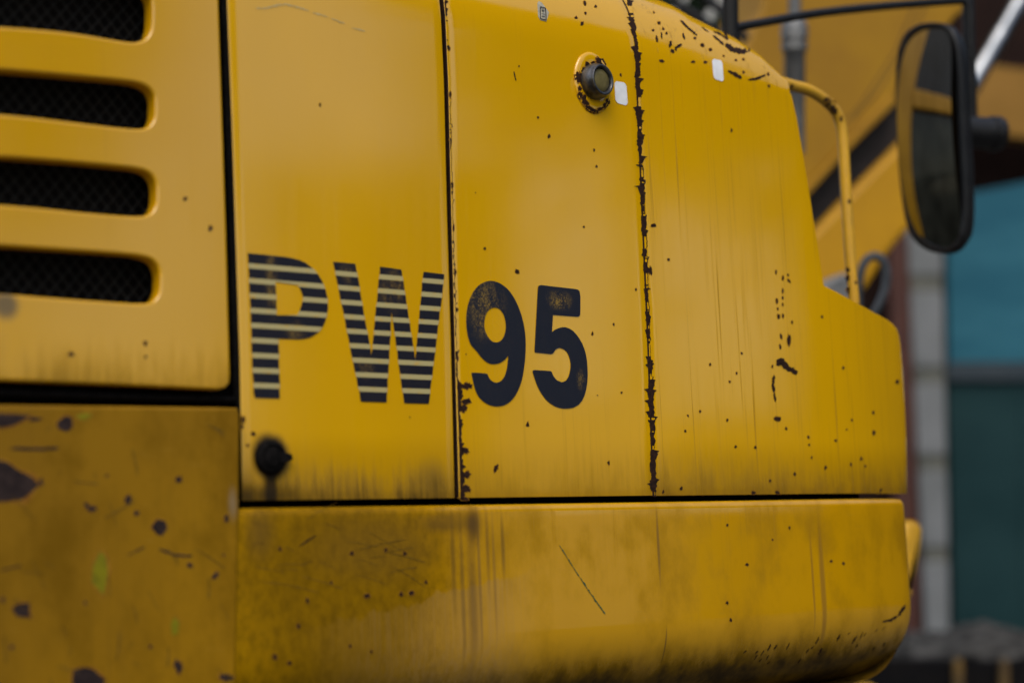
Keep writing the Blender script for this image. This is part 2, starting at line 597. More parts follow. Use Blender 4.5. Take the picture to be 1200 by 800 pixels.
m_inkP = decal_ink('stripe_ink', [(X(318, 320), Z(318, 330), .012, .06, 1.0), (X(345, 370), Z(350, 390), .02, .02, .5), (X(460, 345), Z(460, 340), .03, .04, .7), (X(410, 320), Z(410, 320), .02, .02, .6), (X(428, 430), Z(428, 430), .02, .02, .7)])
m_ink9 = decal_ink('numeral_ink', [(X(565, 355), Z(565, 360), .05, .055, 1.1), (X(655, 352), Z(655, 352), .03, .018, 1.0), (X(680, 440), Z(680, 445), .012, .02, .6)], base=(.009, .0115, .021))
m_cream = NB('cream_stripe')
_n = m_cream.noise(m_cream.vec(90, 90, 200), 1.0, 4, .65)
m_cream = m_cream.done(m_cream.mix(m_cream.step(_n, .55, .70), (.40, .34, .15), (.52, .30, .02)), .4)

# ------------------------------------------------------------------ ground
def plane_mesh(s, z): return mesh_of([(-s, -s, z), (s, -s, z), (s, s, z), (-s, s, z)], [(0, 1, 2, 3)])
g = link('ground', plane_mesh(200, 0), m_asphalt)
g['kind'] = 'structure'

# ------------------------------------------------------------------ the excavator
exc = empty('excavator', (0.4, 0.6, 0), 'worn yellow wheeled excavator with black PW and 95 lettering on its side', 'excavator')

# hood panels
def leaned(fn): return lambda v: fn(v) + max(0.0, v - 2.09) * .09
e2l = edge_fn([(266, 0), (272, 150), (277, 300), (281, 420), (283, 520), (284, 588)])
e2r = edge_fn([(516, 0), (520.5, 100), (524, 250), (528.5, 400), (533, 586)])
e3l = edge_fn([(521, 0), (525.5, 100), (529, 250), (533, 400), (538, 586)])
e3r = leaned(edge_fn([(744, 60), (747.5, 150), (754, 300), (758.5, 400), (765, 583)]))
e4l = leaned(edge_fn([(746.2, 60), (749.4, 150), (756.2, 300), (760.6, 400), (767, 583)]))
# front outline of the corner panel: raised part, step, low part
out_hi = [(925, 100), (934, 140), (945, 205), (956, 275), (965, 333)]
out_lo = [(966, 335), (980, 342), (1000, 353), (1020, 364), (1040, 375), (1047, 380.5), (1051, 386), (1053.5, 393), (1055, 402), (1057.5, 430), (1060, 470), (1062, 510), (1062.5, 545), (1063, 583)]
pe = []
for px, py in out_hi: p = curved_hit(px, py); pe.append((p.z, p.x))
for px, py in out_lo:
    p = curved_hit(px, py)
    if p is not None: pe.append((p.z, p.x))
pe.sort()
zl = pe[0][0]
e4r = lambda v: interp(pe, min(v, 2.12))
zst = [z for z, x in pe if x > 1.09]
rows4 = sorted(z for z in set(VROWS + [z for z, _ in pe] + [1.66 + (pe[-1][0] - 1.66) * i / 60 for i in range(60)]) if z >= Z_BOT)

me = hood_panel(e2l, e2r); register(me)
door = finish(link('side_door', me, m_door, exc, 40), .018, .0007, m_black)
me = hood_panel(e3l, e3r); register(me)
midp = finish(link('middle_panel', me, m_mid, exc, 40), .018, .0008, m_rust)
me = hood_panel(e4l, e4r, rows4, nx=40); register(me)
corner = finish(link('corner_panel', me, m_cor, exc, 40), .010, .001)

# skirt: lipped top, flat face, belly that curves under
YS = -0.012
prof = []
rt = .012
prof.append((.05, Z_SK))
for i in range(7):
    a = math.pi / 2 * (1 - i / 6)
    prof.append((YS + rt - rt * math.cos(a), Z_SK - rt + rt * math.sin(a)))
zc, rb = 1.262, .125
for i in range(1, 9): prof.append((YS, Z_SK - rt + (zc - Z_SK + rt) * i / 8))
for i in range(1, 17):
    a = math.radians(84) * i / 16
    prof.append((YS + rb * (1 - math.cos(a)), zc - rb * math.sin(a)))
prof.append((.45, zc - rb - .02))
XE = 1.247
cols = []                                            # plan centre line points and outward normals
for i in range(41): cols.append((-.12 + (XC + .12) * i / 40, 0.0, 0.0))
for i in range(1, 13):
    x = XC + (XE - XC) * i / 12
    cols.append((x, yp(x), math.asin((x - XC) / RP)))
x0, y0, a0 = cols[-1]
rc = .016
for i in range(1, 15):
    a = a0 + (math.radians(88) - a0) * i / 14
    cols.append((x0 + rc * (math.sin(a) - math.sin(a0)), y0 + rc * (math.cos(a0) - math.cos(a)), a))
x0, y0, a0 = cols[-1]
for i in range(1, 8): cols.append((x0 + .002 * i, y0 + .06 * i, a0))
verts, faces = [], []
for (x, y, a) in cols:
    c, nrm = Vector((x, y, 0)), Vector((math.sin(a), -math.cos(a), 0))
    for (yy, zz) in prof: verts.append(c - nrm * yy + Vector((0, 0, zz)))
xs = cols
np_ = len(prof)
for i in range(len(xs) - 1):
    for j in range(np_ - 1):
        k = i * np_ + j
        faces.append((k, k + np_, k + np_ + 1, k + 1))
me = mesh_of(verts, faces); register(me)
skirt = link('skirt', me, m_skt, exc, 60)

# louvred door, its slots and the wire behind them
def xz(l, y0=0.0): return [(S(a, b, y0).x, S(a, b, y0).z) for a, b in l]
ol = xz([(-260, -120), (246, -120), (255, 0), (259, 120), (264, 270), (268.5, 438), (268, 449), (263, 455), (255, 457), (130, 451), (-260, 436)])
slots = [
    [(-200, -50), (100, -20), (150, -9), (163, -4), (169, 6), (169, 30), (163, 43), (148, 48), (125, 44), (100, 39), (60, 33), (0, 29), (-200, 14)],
    [(-200, 73), (0, 87), (60, 92), (130, 99), (158, 103), (170, 112), (173, 125), (171, 139), (164, 147), (150, 149), (100, 143), (50, 136), (0, 131), (-200, 116)],
    [(-200, 177), (0, 189), (60, 193), (130, 200), (160, 204), (171, 212), (175, 226), (173, 240), (166, 249), (150, 251), (100, 247), (50, 241), (0, 237), (-200, 223)],
    [(-200, 281), (0, 293), (60, 297), (130, 302), (164, 306), (175, 314), (179, 328), (177, 342), (170, 351), (155, 353), (100, 349), (50, 345), (0, 341), (-200, 329)],
]
def grow(l):
    cy = sum(p[1] for p in l if p[0] > 100) / max(1, len([p for p in l if p[0] > 100]))
    out = []
    for x, y in l:
        mid_y = cy - (130 - x) * .075
        out.append((x + (8 if x > 140 else 8 * max(0, (x - 60) / 80)), y + (3.5 if y > mid_y else -4.5)))
    return out
ols = [ol] + [xz(grow(chaikin(s, 2))) for s in slots]
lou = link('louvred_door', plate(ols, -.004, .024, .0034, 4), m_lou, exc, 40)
register(lou.data)
bm = bmesh.new()
def wire(a, b, r=.0009):
    a, b = Vector(a), Vector(b)
    d = (b - a).normalized(); n = Vector((0, 1, 0)); w = d.cross(n) * r; n = n * r
    v = [bm.verts.new(p) for p in (a + w, a + n, a - w, a - n, b + w, b + n, b - w, b - n)]
    for i in range(4): bm.faces.new((v[i], v[(i + 1) % 4], v[4 + (i + 1) % 4], v[4 + i]))
lx0, lx1, lz0, lz1 = -.62, -.10, 1.64, 2.10
sp = .0165
k = -40
while k < 80:
    for sgn in (1, -1):
        x0 = lx0 + k * sp
        a = (x0, .030 + (.0012 if sgn > 0 else 0), lz0) if sgn > 0 else (x0, .030, lz1)
        pts = []
        for t in range(0, 2):
            pass
        h = lz1 - lz0
        xa, xb = x0, x0 + h * .82
        za, zb = (lz0, lz1) if sgn > 0 else (lz1, lz0)
        if xb > lx0 and xa < lx1:
            if xa < lx0:
                f = (lx0 - xa) / (xb - xa); za += (zb - za) * f; xa = lx0
            if xb > lx1:
                f = (lx1 - xa) / (xb - xa); zb = za + (zb - za) * f; xb = lx1
            wire((xa, .030, za), (xb, .030, zb))
    k += 1
link('wire_mesh', bm_mesh(bm), m_wire, lou)

# lower left cover
oll = chaikin([(-260, 462), (0, 474), (262, 477), (279, 477.5), (281.5, 486), (281, 600), (278, 740), (275, 860), (-260, 860)], 0)
low = link('lower_cover', plate([xz(oll, -.014)], -.014, .035, .004, 4), m_low, exc, 40)
register(low.data)

# dark inside behind the seams
bm = bmesh.new()
add_box(bm, (-.75, .045, 1.16), (1.02, .5, 2.10))
add_box(bm, (1.021, .075, 1.16), (1.215, .55, 1.72))
link('inner_frame', bm_mesh(bm), m_black, exc)
e3m = leaned(edge_fn([(745.1, 60), (748.5, 150), (755.1, 300), (759.6, 400), (766, 583)]))
link('seam_strip', tube([F(e3m(v), v) + Vector((0, .0022, 0)) for v in VROWS[:63]], .0024, 3), m_rust, exc, 60)
# rubber seal between the louvred door and the side door
sl = [S(261, -40, .012), S(265, 60, .012), S(270, 220, .012), S(275, 380, .012), S(278, 468, .012)]
link('door_seal', tube(sl, .0052, 4), m_rubber, exc, 60)
s2 = [S(278, 468, .014), S(130, 464, .014), (S(-240, 452, .014))]
link('door_seal', tube(s2, .0045, 4), m_rubber, exc, 60)

# ---- lettering
def letter(name, outer, holes, off, scale, mats, stripes=None, parent=None):
    cv = lambda l: [Vector((*[(S(off[0] + a / scale, off[1] + b / scale)).x, 0, (S(off[0] + a / scale, off[1] + b / scale)).z][0:1], 0, S(off[0] + a / scale, off[1] + b / scale).z)) for a, b in l]
    loops = [cv(outer)] + [cv(h) for h in holes]
    flat = [p for l in loops for p in l]
    tris = tessellate_polygon(loops)
    bm = bmesh.new()
    vs = [bm.verts.new((p.x, -.0006, p.z)) for p in flat]
    for t in tris:
        try: bm.faces.new([vs[i] for i in t])
        except ValueError: pass
    if stripes:
        z0, z1, n, ratio = stripes
        d = (z1 - z0) / (n + (n - 1) * ratio)
        cuts = []
        z = z1
        for i in range(n):
            cuts.append((z - d, z)); z -= d * (1 + ratio)
        for lo, hi in cuts:
            for c in (lo, hi):
                bmesh.ops.bisect_plane(bm, geom=bm.verts[:] + bm.edges[:] + bm.faces[:], plane_co=(0, 0, c), plane_no=(0, 0, 1))
        for f in bm.faces:
            c = f.calc_center_median().z
            f.material_index = 0 if any(lo - 1e-5 <= c <= hi + 1e-5 for lo, hi in cuts) or c > cuts[0][1] or c < cuts[-1][0] else 1
        # small tears at the ends of the stripes
        for v in bm.verts: v.co.x += rnd.uniform(-.0005, .0005)
    # a film with a little thickness
    ret = bmesh.ops.extrude_face_region(bm, geom=bm.faces[:])
    for e in ret['geom']:
        if isinstance(e, bmesh.types.BMVert): e.co.y -= .00025
    return link(name, bm_mesh(bm), mats, parent)

zt, zb = Z(290, 297), Z(296, 466)
P_out = [(42, 28), (130, 36), (230, 47), (265, 53), (300, 63), (328, 76), (352, 94), (370, 110), (388, 130), (405, 158), (418, 186), (430, 220), (436, 260), (437, 300), (433, 335), (424, 365), (412, 390), (395, 412), (372, 430), (350, 442), (325, 449), (295, 453), (194, 449), (201, 744), (79, 741), (72, 712), (66, 600), (56, 330)]
P_hole = [(180, 168), (286, 184), (298, 198), (308, 220), (315, 245), (313, 270), (306, 292), (296, 318), (287, 333), (184, 334)]
letter('letter', P_out, [P_hole], (280, 290), 4.209, [m_inkP, m_cream], (zb, zt, 10, .52), door)
W_out = [(22, 30), (138, 40), (222, 518), (268, 55), (378, 70), (450, 540), (492, 82), (602, 95), (520, 768), (392, 765), (327, 285), (300, 761), (168, 757)]
letter('letter', W_out, [], (385, 300), 4.443, [m_inkP, m_cream], (zb, zt, 10, .52), door)
N9 = [(190, 40), (240, 55), (290, 95), (330, 160), (360, 240), (378, 330), (380, 420), (374, 500), (360, 590), (330, 665), (290, 715), (240, 735), (190, 732), (140, 705), (105, 660), (90, 600), (80, 550), (82, 547), (164, 552), (170, 556), (178, 580), (200, 600), (225, 604), (250, 590), (270, 555), (280, 500), (284, 455), (282, 455), (265, 478), (235, 497), (195, 503), (165, 492), (135, 465), (110, 430), (75, 395), (58, 340), (50, 270), (55, 200), (72, 135), (105, 80), (145, 50)]
N9h = [(205, 188), (180, 198), (160, 225), (150, 270), (152, 310), (170, 350), (195, 378), (220, 383), (245, 372), (262, 345), (271, 305), (268, 260), (255, 220), (232, 194)]
letter('numeral', chaikin(N9, 2), [chaikin(N9h, 2)], (535, 320), 4.703, [m_ink9], None, midp)
N5 = [(447, 78), (452, 69), (463, 66), (655, 88), (668, 92), (676, 100), (681, 130), (680, 228), (676, 236), (666, 240), (530, 230), (524, 325), (540, 312), (560, 303), (580, 298), (600, 298), (620, 305), (640, 318), (658, 337), (675, 360), (690, 386), (702, 414), (711, 446), (717, 480), (720, 520), (721, 560), (719, 600), (713, 640), (703, 675), (690, 702), (670, 725), (645, 739), (618, 745), (590, 746), (565, 742), (540, 733), (514, 717), (490, 695), (468, 666), (450, 635), (436, 602), (426, 572), (417, 543), (420, 536), (430, 533), (516, 539), (522, 543), (530, 562), (540, 578), (552, 590), (575, 600), (590, 598), (603, 590), (614, 573), (622, 550), (627, 520), (627, 498), (623, 474), (613, 445), (603, 430), (590, 420), (577, 414), (565, 412), (553, 415), (543, 423), (530, 442), (520, 446), (440, 438), (431, 436), (428, 430)]
letter('numeral', N5, [], (535, 320), 4.703, [m_ink9], None, midp)

# ---- chips, scratches and paint marks lying on the panels
class Marks:
    def __init__(self, seed): self.v, self.f, self.r, self.hv, self.hf = [], [], random.Random(seed), [], []
    def poly(self, pix, off=.0005):
        base = len(self.v)
        c = Vector((sum(p[0] for p in pix) / len(pix), sum(p[1] for p in pix) / len(pix), 0))
        pts = [hit(a, b, off)[0] for a, b in pix]
        cen = hit(c.x, c.y, off)[0]
        if max((p - cen).length for p in pts) > .12: return
        n = len(pts)
        size = max((p - cen).length for p in pts)
        if size > .0016:
            hb = len(self.hv)
            self.hv.append(cen); add = .0004 + size * .10
            for p in pts: self.hv.append(p + (p - cen).normalized() * add * self.r.uniform(.2, 1.9) + (CAM - p).normalized() * -.0003)
            for i in range(n): self.hf.append((hb, hb + 1 + i, hb + 1 + (i + 1) % n))
        self.v += [cen] + pts
        for i in range(n): self.f.append((base, base + 1 + i, base + 1 + (i + 1) % n))
    def chip(self, x, y, w, h, rot=0.0, jag=.35):
        n = 9 if max(w, h) < 8 else 18
        ca, sa = math.cos(rot), math.sin(rot)
        pix = []
        for i in range(n):
            a = 2 * math.pi * i / n
            k = 1 + self.r.uniform(-jag, jag)
            u, v = w / 2 * k * math.cos(a), h / 2 * k * math.sin(a)
            pix.append((x + u * ca - v * sa, y + u * sa + v * ca))
        self.poly(pix)
    def stroke(self, pts, w, jag=.5, step=1.5):
        L = []
        for (a, b), (c, d) in zip(pts, pts[1:]):
            n = max(1, int(math.hypot(c - a, d - b) / step))
            for i in range(n): L.append((a + (c - a) * i / n, b + (d - b) * i / n))
        L.append(pts[-1])
        base = len(self.v)
        for i, (x, y) in enumerate(L):
            a, b = L[max(i - 1, 0)], L[min(i + 1, len(L) - 1)]
            tx, ty = b[0] - a[0], b[1] - a[1]
            l = math.hypot(tx, ty) or 1
            nx, ny = -ty / l, tx / l
            end = min(1, .35 + min(i, len(L) - 1 - i) * .4)
            w1 = w / 2 * end * (1 + self.r.uniform(-jag, jag)); w2 = w / 2 * end * (1 + self.r.uniform(-jag, jag))
            self.v.append(hit(x + nx * w1, y + ny * w1)[0]); self.v.append(hit(x - nx * w2, y - ny * w2)[0])
        for i in range(len(L) - 1):
            k = base + 2 * i
            self.f.append((k, k + 2, k + 3, k + 1))
    def ribbon(self, path, env, step=1.2):
        """path: (y, x) pairs; env(y) -> (left, right) width; jagged edges with lumps"""
        ys = []; y = path[0][0]
        while y < path[-1][0]: ys.append(y); y += step
        lv = rv = 0.0
        base = len(self.v); cnt = 0; prev = None
        for y in ys:
            x = interp(path, y)
            l, r = env(y)
            lv = lv * .72 + self.r.uniform(0, 1) * .28 if self.r.random() > .12 else self.r.uniform(.1, 1.5)
            rv = rv * .72 + self.r.uniform(0, 1) * .28 if self.r.random() > .12 else self.r.uniform(.1, 1.5)
            xa, xb = x - l * lv, x + r * rv
            self.v.append(hit(xa, y)[0]); self.v.append(hit(max(xb, xa + .4), y)[0])
            cnt += 1
        for i in range(cnt - 1):
            k = base + 2 * i
            if (self.v[k] - self.v[k + 2]).length < .03: self.f.append((k, k + 1, k + 3, k + 2))
    def build(self, name, mat, parent):
        o = link(name, mesh_of(self.v, self.f), mat, parent)
        o['kind'] = 'stuff'
        if self.hv:
            h = link('rust_rims', mesh_of(self.hv, self.hf), m_halo, parent)
            h['kind'] = 'stuff'
        return o

seam3 = [(0, 735), (20, 740), (40, 743.5), (60, 745.6), (150, 749.2), (300, 755.9), (400, 760.3), (583, 766.8)]
def env3(y):
    if y < 25: return (3.5, 4.2)
    if y < 115: return (3.2, 4.4)
    if y < 125: return (1, 3)
    if y < 195: return (4.6, 4)
    if y < 300: return (3.6 + 1.5 * math.sin(y * .15), 3.4)
    if y < 445: return (2.6, 2.6)
    if y < 575: return (4.2, 4.0)
    return (1.0, 1.0)
mk = Marks(3)
mk.ribbon(seam3, lambda y: tuple(w * 1.25 + .5 for w in env3(y)))
seam2 = [(440, 535.5), (586, 540)]
def env2(y):
    if y < 448: return (.6, (y - 440) * .6)
    if y < 485: return (.5, 10 - abs(y - 462) * .22)
    if y < 525: return (.5, 4.5)
    return (.5, 7.5 + 2 * math.sin(y * .35))
mk.ribbon(seam2, env2)
def env2b(y): return (1.2, 1.9 + 1.2 * math.sin(y * .05) ** 2)
mk.ribbon([(0, 521.5), (100, 526), (250, 529.5), (400, 533.6), (442, 535.2)], env2b)
for i in range(0, 26, 3): mk.chip(522 + (i * 17) * .032 + mk.r.uniform(0, 2.2), i * 17 + mk.r.uniform(0, 14), mk.r.uniform(2, 3.6), mk.r.uniform(3, 9))
for a in [(685, 4, 3, 6), (698, 8, 3, 3), (686, 16, 2.5, 3.5), (675, 21, 3, 2.5), (682, 28, 3, 4, .5), (608, 78, 2, 2), (630, 138, 2.2, 2.6), (643, 160, 2.6, 4), (696, 176, 2, 3), (699, 195, 2.4, 3),
          (568, 291, 3, 3), (727, 88, 2, 4), (606, 318, 4.5, 4), (546, 415, 2.4, 2), (618, 497, 4, 5), (581, 548, 4, 9, .4), (713, 542, 3, 4), (557, 226, 1.6, 1.6), (684, 266, 2, 2), (745, 339, 2, 3), (719, 380, 1.6, 2.6), (694, 391, 2, 4), (728, 460, 2, 2), (700, 463, 1.6, 1.6)]: mk.chip(*a)
mk.stroke([(602, 84), (603, 90), (604.5, 95)], 1.8)
for a in [(548, 452, 9, 8), (546, 470, 11, 7), (543, 478, 8, 8), (545, 528, 8, 7), (546, 556, 10, 7), (546, 573, 10, 8), (543, 584, 12, 5)]: mk.chip(*a)
mk.build('paint_chips', m_rust, midp)

mk = Marks(5)
for a in [(772, 27, 3, 3.4), (777, 34, 2.6, 3), (781, 39, 2.6, 3), (766, 15, 2.2, 2.2), (765, 36, 2.4, 2.4), (775, 72, 7, 2.8), (812, 73, 5, 2.2), (826, 73, 4, 2.8), (823, 53, 4, 4), (832.5, 58.5, 3.4, 3), (788, 60, 4, 4), (900, 87, 3, 4.5),
          (871, 70, 3, 3), (862, 71, 2.5, 2), (848, 66, 2, 2), (901, 101, 2.5, 4), (814, 45, 3, 3), (871, 85, 2.5, 3), (857, 153, 2.2, 4), (762, 317, 4, 9), (766, 264, 6, 4), (752, 240, 3, 3), (764, 265, 3, 2), (783, 304, 3, 3),
          (924, 399, 5, 12), (911, 491, 7, 5.5), (905, 429, 2.4, 4), (928, 378, 2, 4), (909, 319, 2.4, 5), (917, 326, 2.4, 6), (923, 322, 2, 4, -.6), (924, 329, 2, 6, -.6), (917, 341, 2, 5), (917, 349, 2, 4), (910, 353, 2.4, 7), (917, 357, 2, 4), (911, 362, 2, 3), (912, 371, 3, 5), (917.5, 370, 2.4, 5), (915, 394, 2.4, 6), (914, 406, 2.2, 5),
          (832, 427, 2.4, 3), (863, 437, 2, 3), (855, 447, 2, 3), (869, 414, 2.5, 2.5), (806, 487, 2, 2.4), (820, 482, 2, 2.6), (852, 492, 2.4, 3.6), (862, 523, 2.6, 3.4), (885, 524, 2.6, 3.6), (947, 512, 2.6, 4), (948, 521, 2.4, 2.6), (951, 536, 2.2, 3), (979, 516, 2.6, 4), (967, 548, 3, 5), (931, 555, 3, 4), (902, 563, 2.6, 3), (1009, 537, 2.4, 4), (997, 544, 2.4, 5), (1014, 546, 2, 3), (1024, 507, 3.4, 5), (1023, 483, 2.6, 4), (998, 492, 2, 3.4), (988, 431, 2.6, 3), (1051, 447, 4, 4.4), (963, 371, 2.6, 3.4), (992, 503, 2, 2),
          (798, 572, 3, 4), (803, 505, 2, 3), (921, 502, 2.4, 3), (1032, 574, 3, 6, .5), (1029, 577, 4, 3), (883, 577, 6, 4), (911, 577, 6, 4), (777, 576, 3, 4)]: mk.chip(*a)
for pts, w in [([(797, 24), (806, 33), (817, 42)], 2.6), ([(835, 42), (842, 47), (848, 53)], 2.4), ([(850, 52), (858, 58), (868, 60.5), (879, 58)], 6), ([(836, 37), (845, 41), (853, 47)], 2.2), ([(853, 83), (860, 87), (869, 92)], 4.2), ([(876, 94), (887, 92), (897, 88)], 2.8),
               ([(769, 42), (770, 50)], 2.8), ([(774.5, 38), (775.5, 46)], 2.4), ([(786, 48), (784.5, 56)], 3.6), ([(799, 52), (792, 56), (792, 60)], 3), ([(800, 39), (802, 47)], 2.4), ([(848, 37), (853, 46)], 2.2),
               ([(910, 428), (915, 422), (922, 430), (932, 436), (932, 439)], 6.2), ([(907, 439), (905.5, 450), (906.5, 460)], 3.2), ([(907, 460), (908.5, 471)], 2.4), ([(822, 32), (830, 38)], 1.4)]: mk.stroke(pts, w, .45)
mk.build('paint_chips', m_rust, corner)

mk = Marks(9)
mk.poly([(-12, 537), (8, 541), (22, 551), (36, 558), (46, 568), (36, 577), (26, 585), (8, 587), (-12, 588)])
mk.poly([(-10, 484), (20, 485), (36, 487), (24, 494), (14, 499), (0, 501), (-10, 500)])
mk.poly([(36, 488), (50, 490), (44, 493), (34, 493)])
mk.poly([(66, 495), (76, 487), (84, 489), (85, 500), (78, 506), (68, 502)])
mk.poly([(177, 617), (184, 608), (193, 610), (196, 618), (190, 627), (184, 626)])
mk.poly([(13, 712), (24, 706), (35, 706), (34, 716), (37, 723), (20, 722)])
mk.poly([(84, 800), (86, 784), (100, 781), (110, 784), (116, 790), (124, 796), (118, 806), (100, 812)])
for a in [(107, 596, 10, 9), (101, 591, 5, 6), (150, 585, 8, 11, .5), (160, 601, 6, 6), (209, 562, 7, 8, .6), (208, 780, 9, 17, -.3), (265, 793, 17, 9), (222, 662, 7, 6), (252, 674, 6, 9, .7), (100, 706, 5, 4), (125, 557, 4, 3), (14, 758, 5, 5), (48, 564, 5, 8), (3, 702, 6, 6), (176, 757, 5, 5), (262, 650, 3, 3), (265, 607, 5, 9)]: mk.chip(*a)
for pts, w in [([(12, 525), (40, 526), (68, 525)], 3), ([(186, 643), (205, 650), (225, 651)], 2.4), ([(0, 668), (25, 662)], 1.6), ([(170, 640), (150, 650)], 1.5)]: mk.stroke(pts, w, .6)
mk.build('paint_chips', m_greychip, low)
mk = Marks(11)
mk.poly([(117, 645), (124, 652), (126, 668), (124, 684), (121, 697), (115, 690), (107, 681), (109, 662)])
mk.poly([(204, 722), (210, 728), (208, 742), (202, 744), (200, 731)])
mk.chip(96, 487, 20, 7, 0, .5)
mk.build('paint_marks', m_lime, low)
mk = Marks(17)
for i in range(34):
    x, y = mk.r.uniform(0, 268), mk.r.uniform(492, 798)
    a = mk.r.gauss(1.2, .6); l = mk.r.uniform(8, 42)
    mk.stroke([(x, y), (x + l * .5 * math.cos(a) + 1, y + l * .5 * math.sin(a)), (min(272, x + l * math.cos(a)), y + l * math.sin(a))], mk.r.uniform(.7, 1.8), .7)
mk.build('scratches', m_scr, low)
mk = Marks(18)
for i in range(22):
    x, y = mk.r.uniform(292, 470), mk.r.uniform(606, 690)
    a = mk.r.gauss(.1, .35); l = mk.r.uniform(10, 60)
    mk.stroke([(x, y), (x + l * .5 * math.cos(a), y + l * .5 * math.sin(a) - 1), (x + l * math.cos(a), y + l * math.sin(a))], mk.r.uniform(.4, .8), .7)
mk.build('scratches', m_scr, skirt)
mk = Marks(19)
mk.stroke([(300, 10), (312, 10), (322, 7), (334, 5), (346, 8), (362, 13)], 1.8, .7)
for p in ([(366, 15), (384, 20)], [(388, 22), (404, 28)], [(412, 33), (428, 37)]): mk.stroke(p, 1.2, .8)
mk.build('scratches', m_pale, door)
mk = Marks(13)
L = [(655, 638), (662, 649), (670, 662), (680, 677), (692, 695), (707, 716)]
for (a, b) in zip(L, L[1:]):
    n = 5
    for i in range(n):
        t = (i + mk.r.uniform(.1, .6)) / n
        x, y = a[0] + (b[0] - a[0]) * t, a[1] + (b[1] - a[1]) * t
        mk.stroke([(x, y), (x + (b[0] - a[0]) * .24, y + (b[1] - a[1]) * .24)], mk.r.uniform(.8, 2.2), .7, 1.0)
mk.build('green_scratch', m_greenpencil, skirt)
mk = Marks(14)
for a in [(322, 769, 6, 6), (339, 776, 6, 5), (412, 648, 5, 6), (452, 644, 4, 5), (360, 703, 4, 6), (349, 733, 5, 6), (474, 648, 4, 4), (499, 682, 4, 4), (482, 694, 6, 6), (470, 695, 4, 5), (435, 763, 3, 4), (410, 756, 3, 5), (430, 698, 8, 5), (388, 682, 3, 4), (328, 643, 4, 5), (852, 615, 2.5, 3), (974, 657, 3, 3), (988, 660, 3, 3), (875, 661, 3, 3), (925, 618, 2.4, 4), (852, 706, 3, 3), (856, 726, 3, 4), (905, 632, 2, 2)]: mk.chip(*a)
mk.stroke([(1034, 728), (1044, 726), (1052, 721)], 2.4, .6)
mk.stroke([(1052, 721), (1057, 715), (1060, 708)], 3.4, .6)
mk.stroke([(350, 640), (362, 632), (370, 627)], 1.6, .5)
for i in range(26):
    x = mk.r.uniform(850, 1040); y = 775 - (x - 850) * .14 + mk.r.uniform(-16, 8)
    mk.stroke([(x, y), (x - 4, y + mk.r.uniform(3, 9))], mk.r.uniform(.8, 1.8), .6)
mk.build('paint_chips', m_rust, skirt)
mk = Marks(15)
for a in [(246, 268, 4, 6), (170, 402, 4, 5), (171, 418, 3, 3), (83, 415, 6, 5), (217, 233, 4, 4)]: mk.chip(*a)
mk.build('paint_chips', m_greychip, lou)
mk = Marks(16)
for a in [(284.5, 492, 4, 8), (283, 500, 4, 5), (297, 508, 6, 5), (375, 123, 2, 4), (480, 489, 2, 2), (290, 522, 3, 4)]: mk.chip(*a)
mk.build('paint_chips', m_rust, door)

# stickers
def sticker(name, pix, mat, parent, off=.0006, th=.0004):
    poly = [hit(a, b, off)[0] for a, b in pix]
    n = hit(*pix[0])[1]
    return link(name, prism(poly, n, th), mat, parent)
def rpix(x0, y0, x1, y1, skew=0.0, r=2):
    c = [(x0 + r, y0), (x1 - r, y0 + skew), (x1, y0 + r + skew), (x1, y1 - r + skew), (x1 - r, y1 + skew), (x0 + r, y1), (x0, y1 - r), (x0, y0 + r)]
    return c
def layer(name, c4, mat, parent, nu=5, nv=7, off=.0007):
    """a thin rounded sticker that follows the panel; c4: corner pixels tl, tr, br, bl"""
    v, f = [], []
    for j in range(nv + 1):
        for i in range(nu + 1):
            a, b = i / nu, j / nv
            ca = abs(a - .5) * 2; cb = abs(b - .5) * 2
            if ca == 1 and cb == 1: a, b = .5 + (a - .5) * .86, .5 + (b - .5) * .90
            x = (c4[0][0] * (1 - a) + c4[1][0] * a) * (1 - b) + (c4[3][0] * (1 - a) + c4[2][0] * a) * b
            y = (c4[0][1] * (1 - a) + c4[1][1] * a) * (1 - b) + (c4[3][1] * (1 - a) + c4[2][1] * a) * b
            v.append(hit(x, y, off)[0])
    for j in range(nv):
        for i in range(nu):
            k = j * (nu + 1) + i
            f.append((k, k + 1, k + nu + 2, k + nu + 1))
    return link(name, mesh_of(v, f), mat, parent)
st = layer('sticker', [(719.5, 95), (733.5, 97.5), (735.5, 124.5), (721, 120.5)], m_white, midp)
st['label'] = 'white sticker right of the latch'
st = layer('sticker', [(834, 69), (846, 71.5), (848, 96.5), (836, 92.5)], m_white, corner)
st['label'] = 'white sticker on the corner panel'
lab = sticker('label_plate', [(629.5, 4), (631, 2), (634, 3), (638, 8), (643, 15), (642, 19), (640, 25.5), (633, 24), (630.5, 20)], m_foil, midp)
mk = Marks(21)
def quadline(a, b, w):
    d = Vector((b[0] - a[0], b[1] - a[1])); n = Vector((-d.y, d.x)).normalized() * (w / 2)
    mk.poly([(a[0] + n.x, a[1] + n.y), (b[0] + n.x, b[1] + n.y), (b[0] - n.x, b[1] - n.y), (a[0] - n.x, a[1] - n.y)], .0014)
c4 = [(632.6, 8.8), (638.6, 10.2), (639.4, 24.2), (632.6, 22.4)]
for i in range(4): quadline(c4[i], c4[(i + 1) % 4], 1.0)
quadline((634, 12.5), (637.4, 13.4), .8); quadline((635.6, 11.6), (635.7, 15), .8); quadline((634.2, 19.6), (637.8, 20.4), .8); quadline((634.2, 16.6), (637.6, 17.4), .6)
link('emblem', mesh_of(mk.v, mk.f), m_ink, midp)

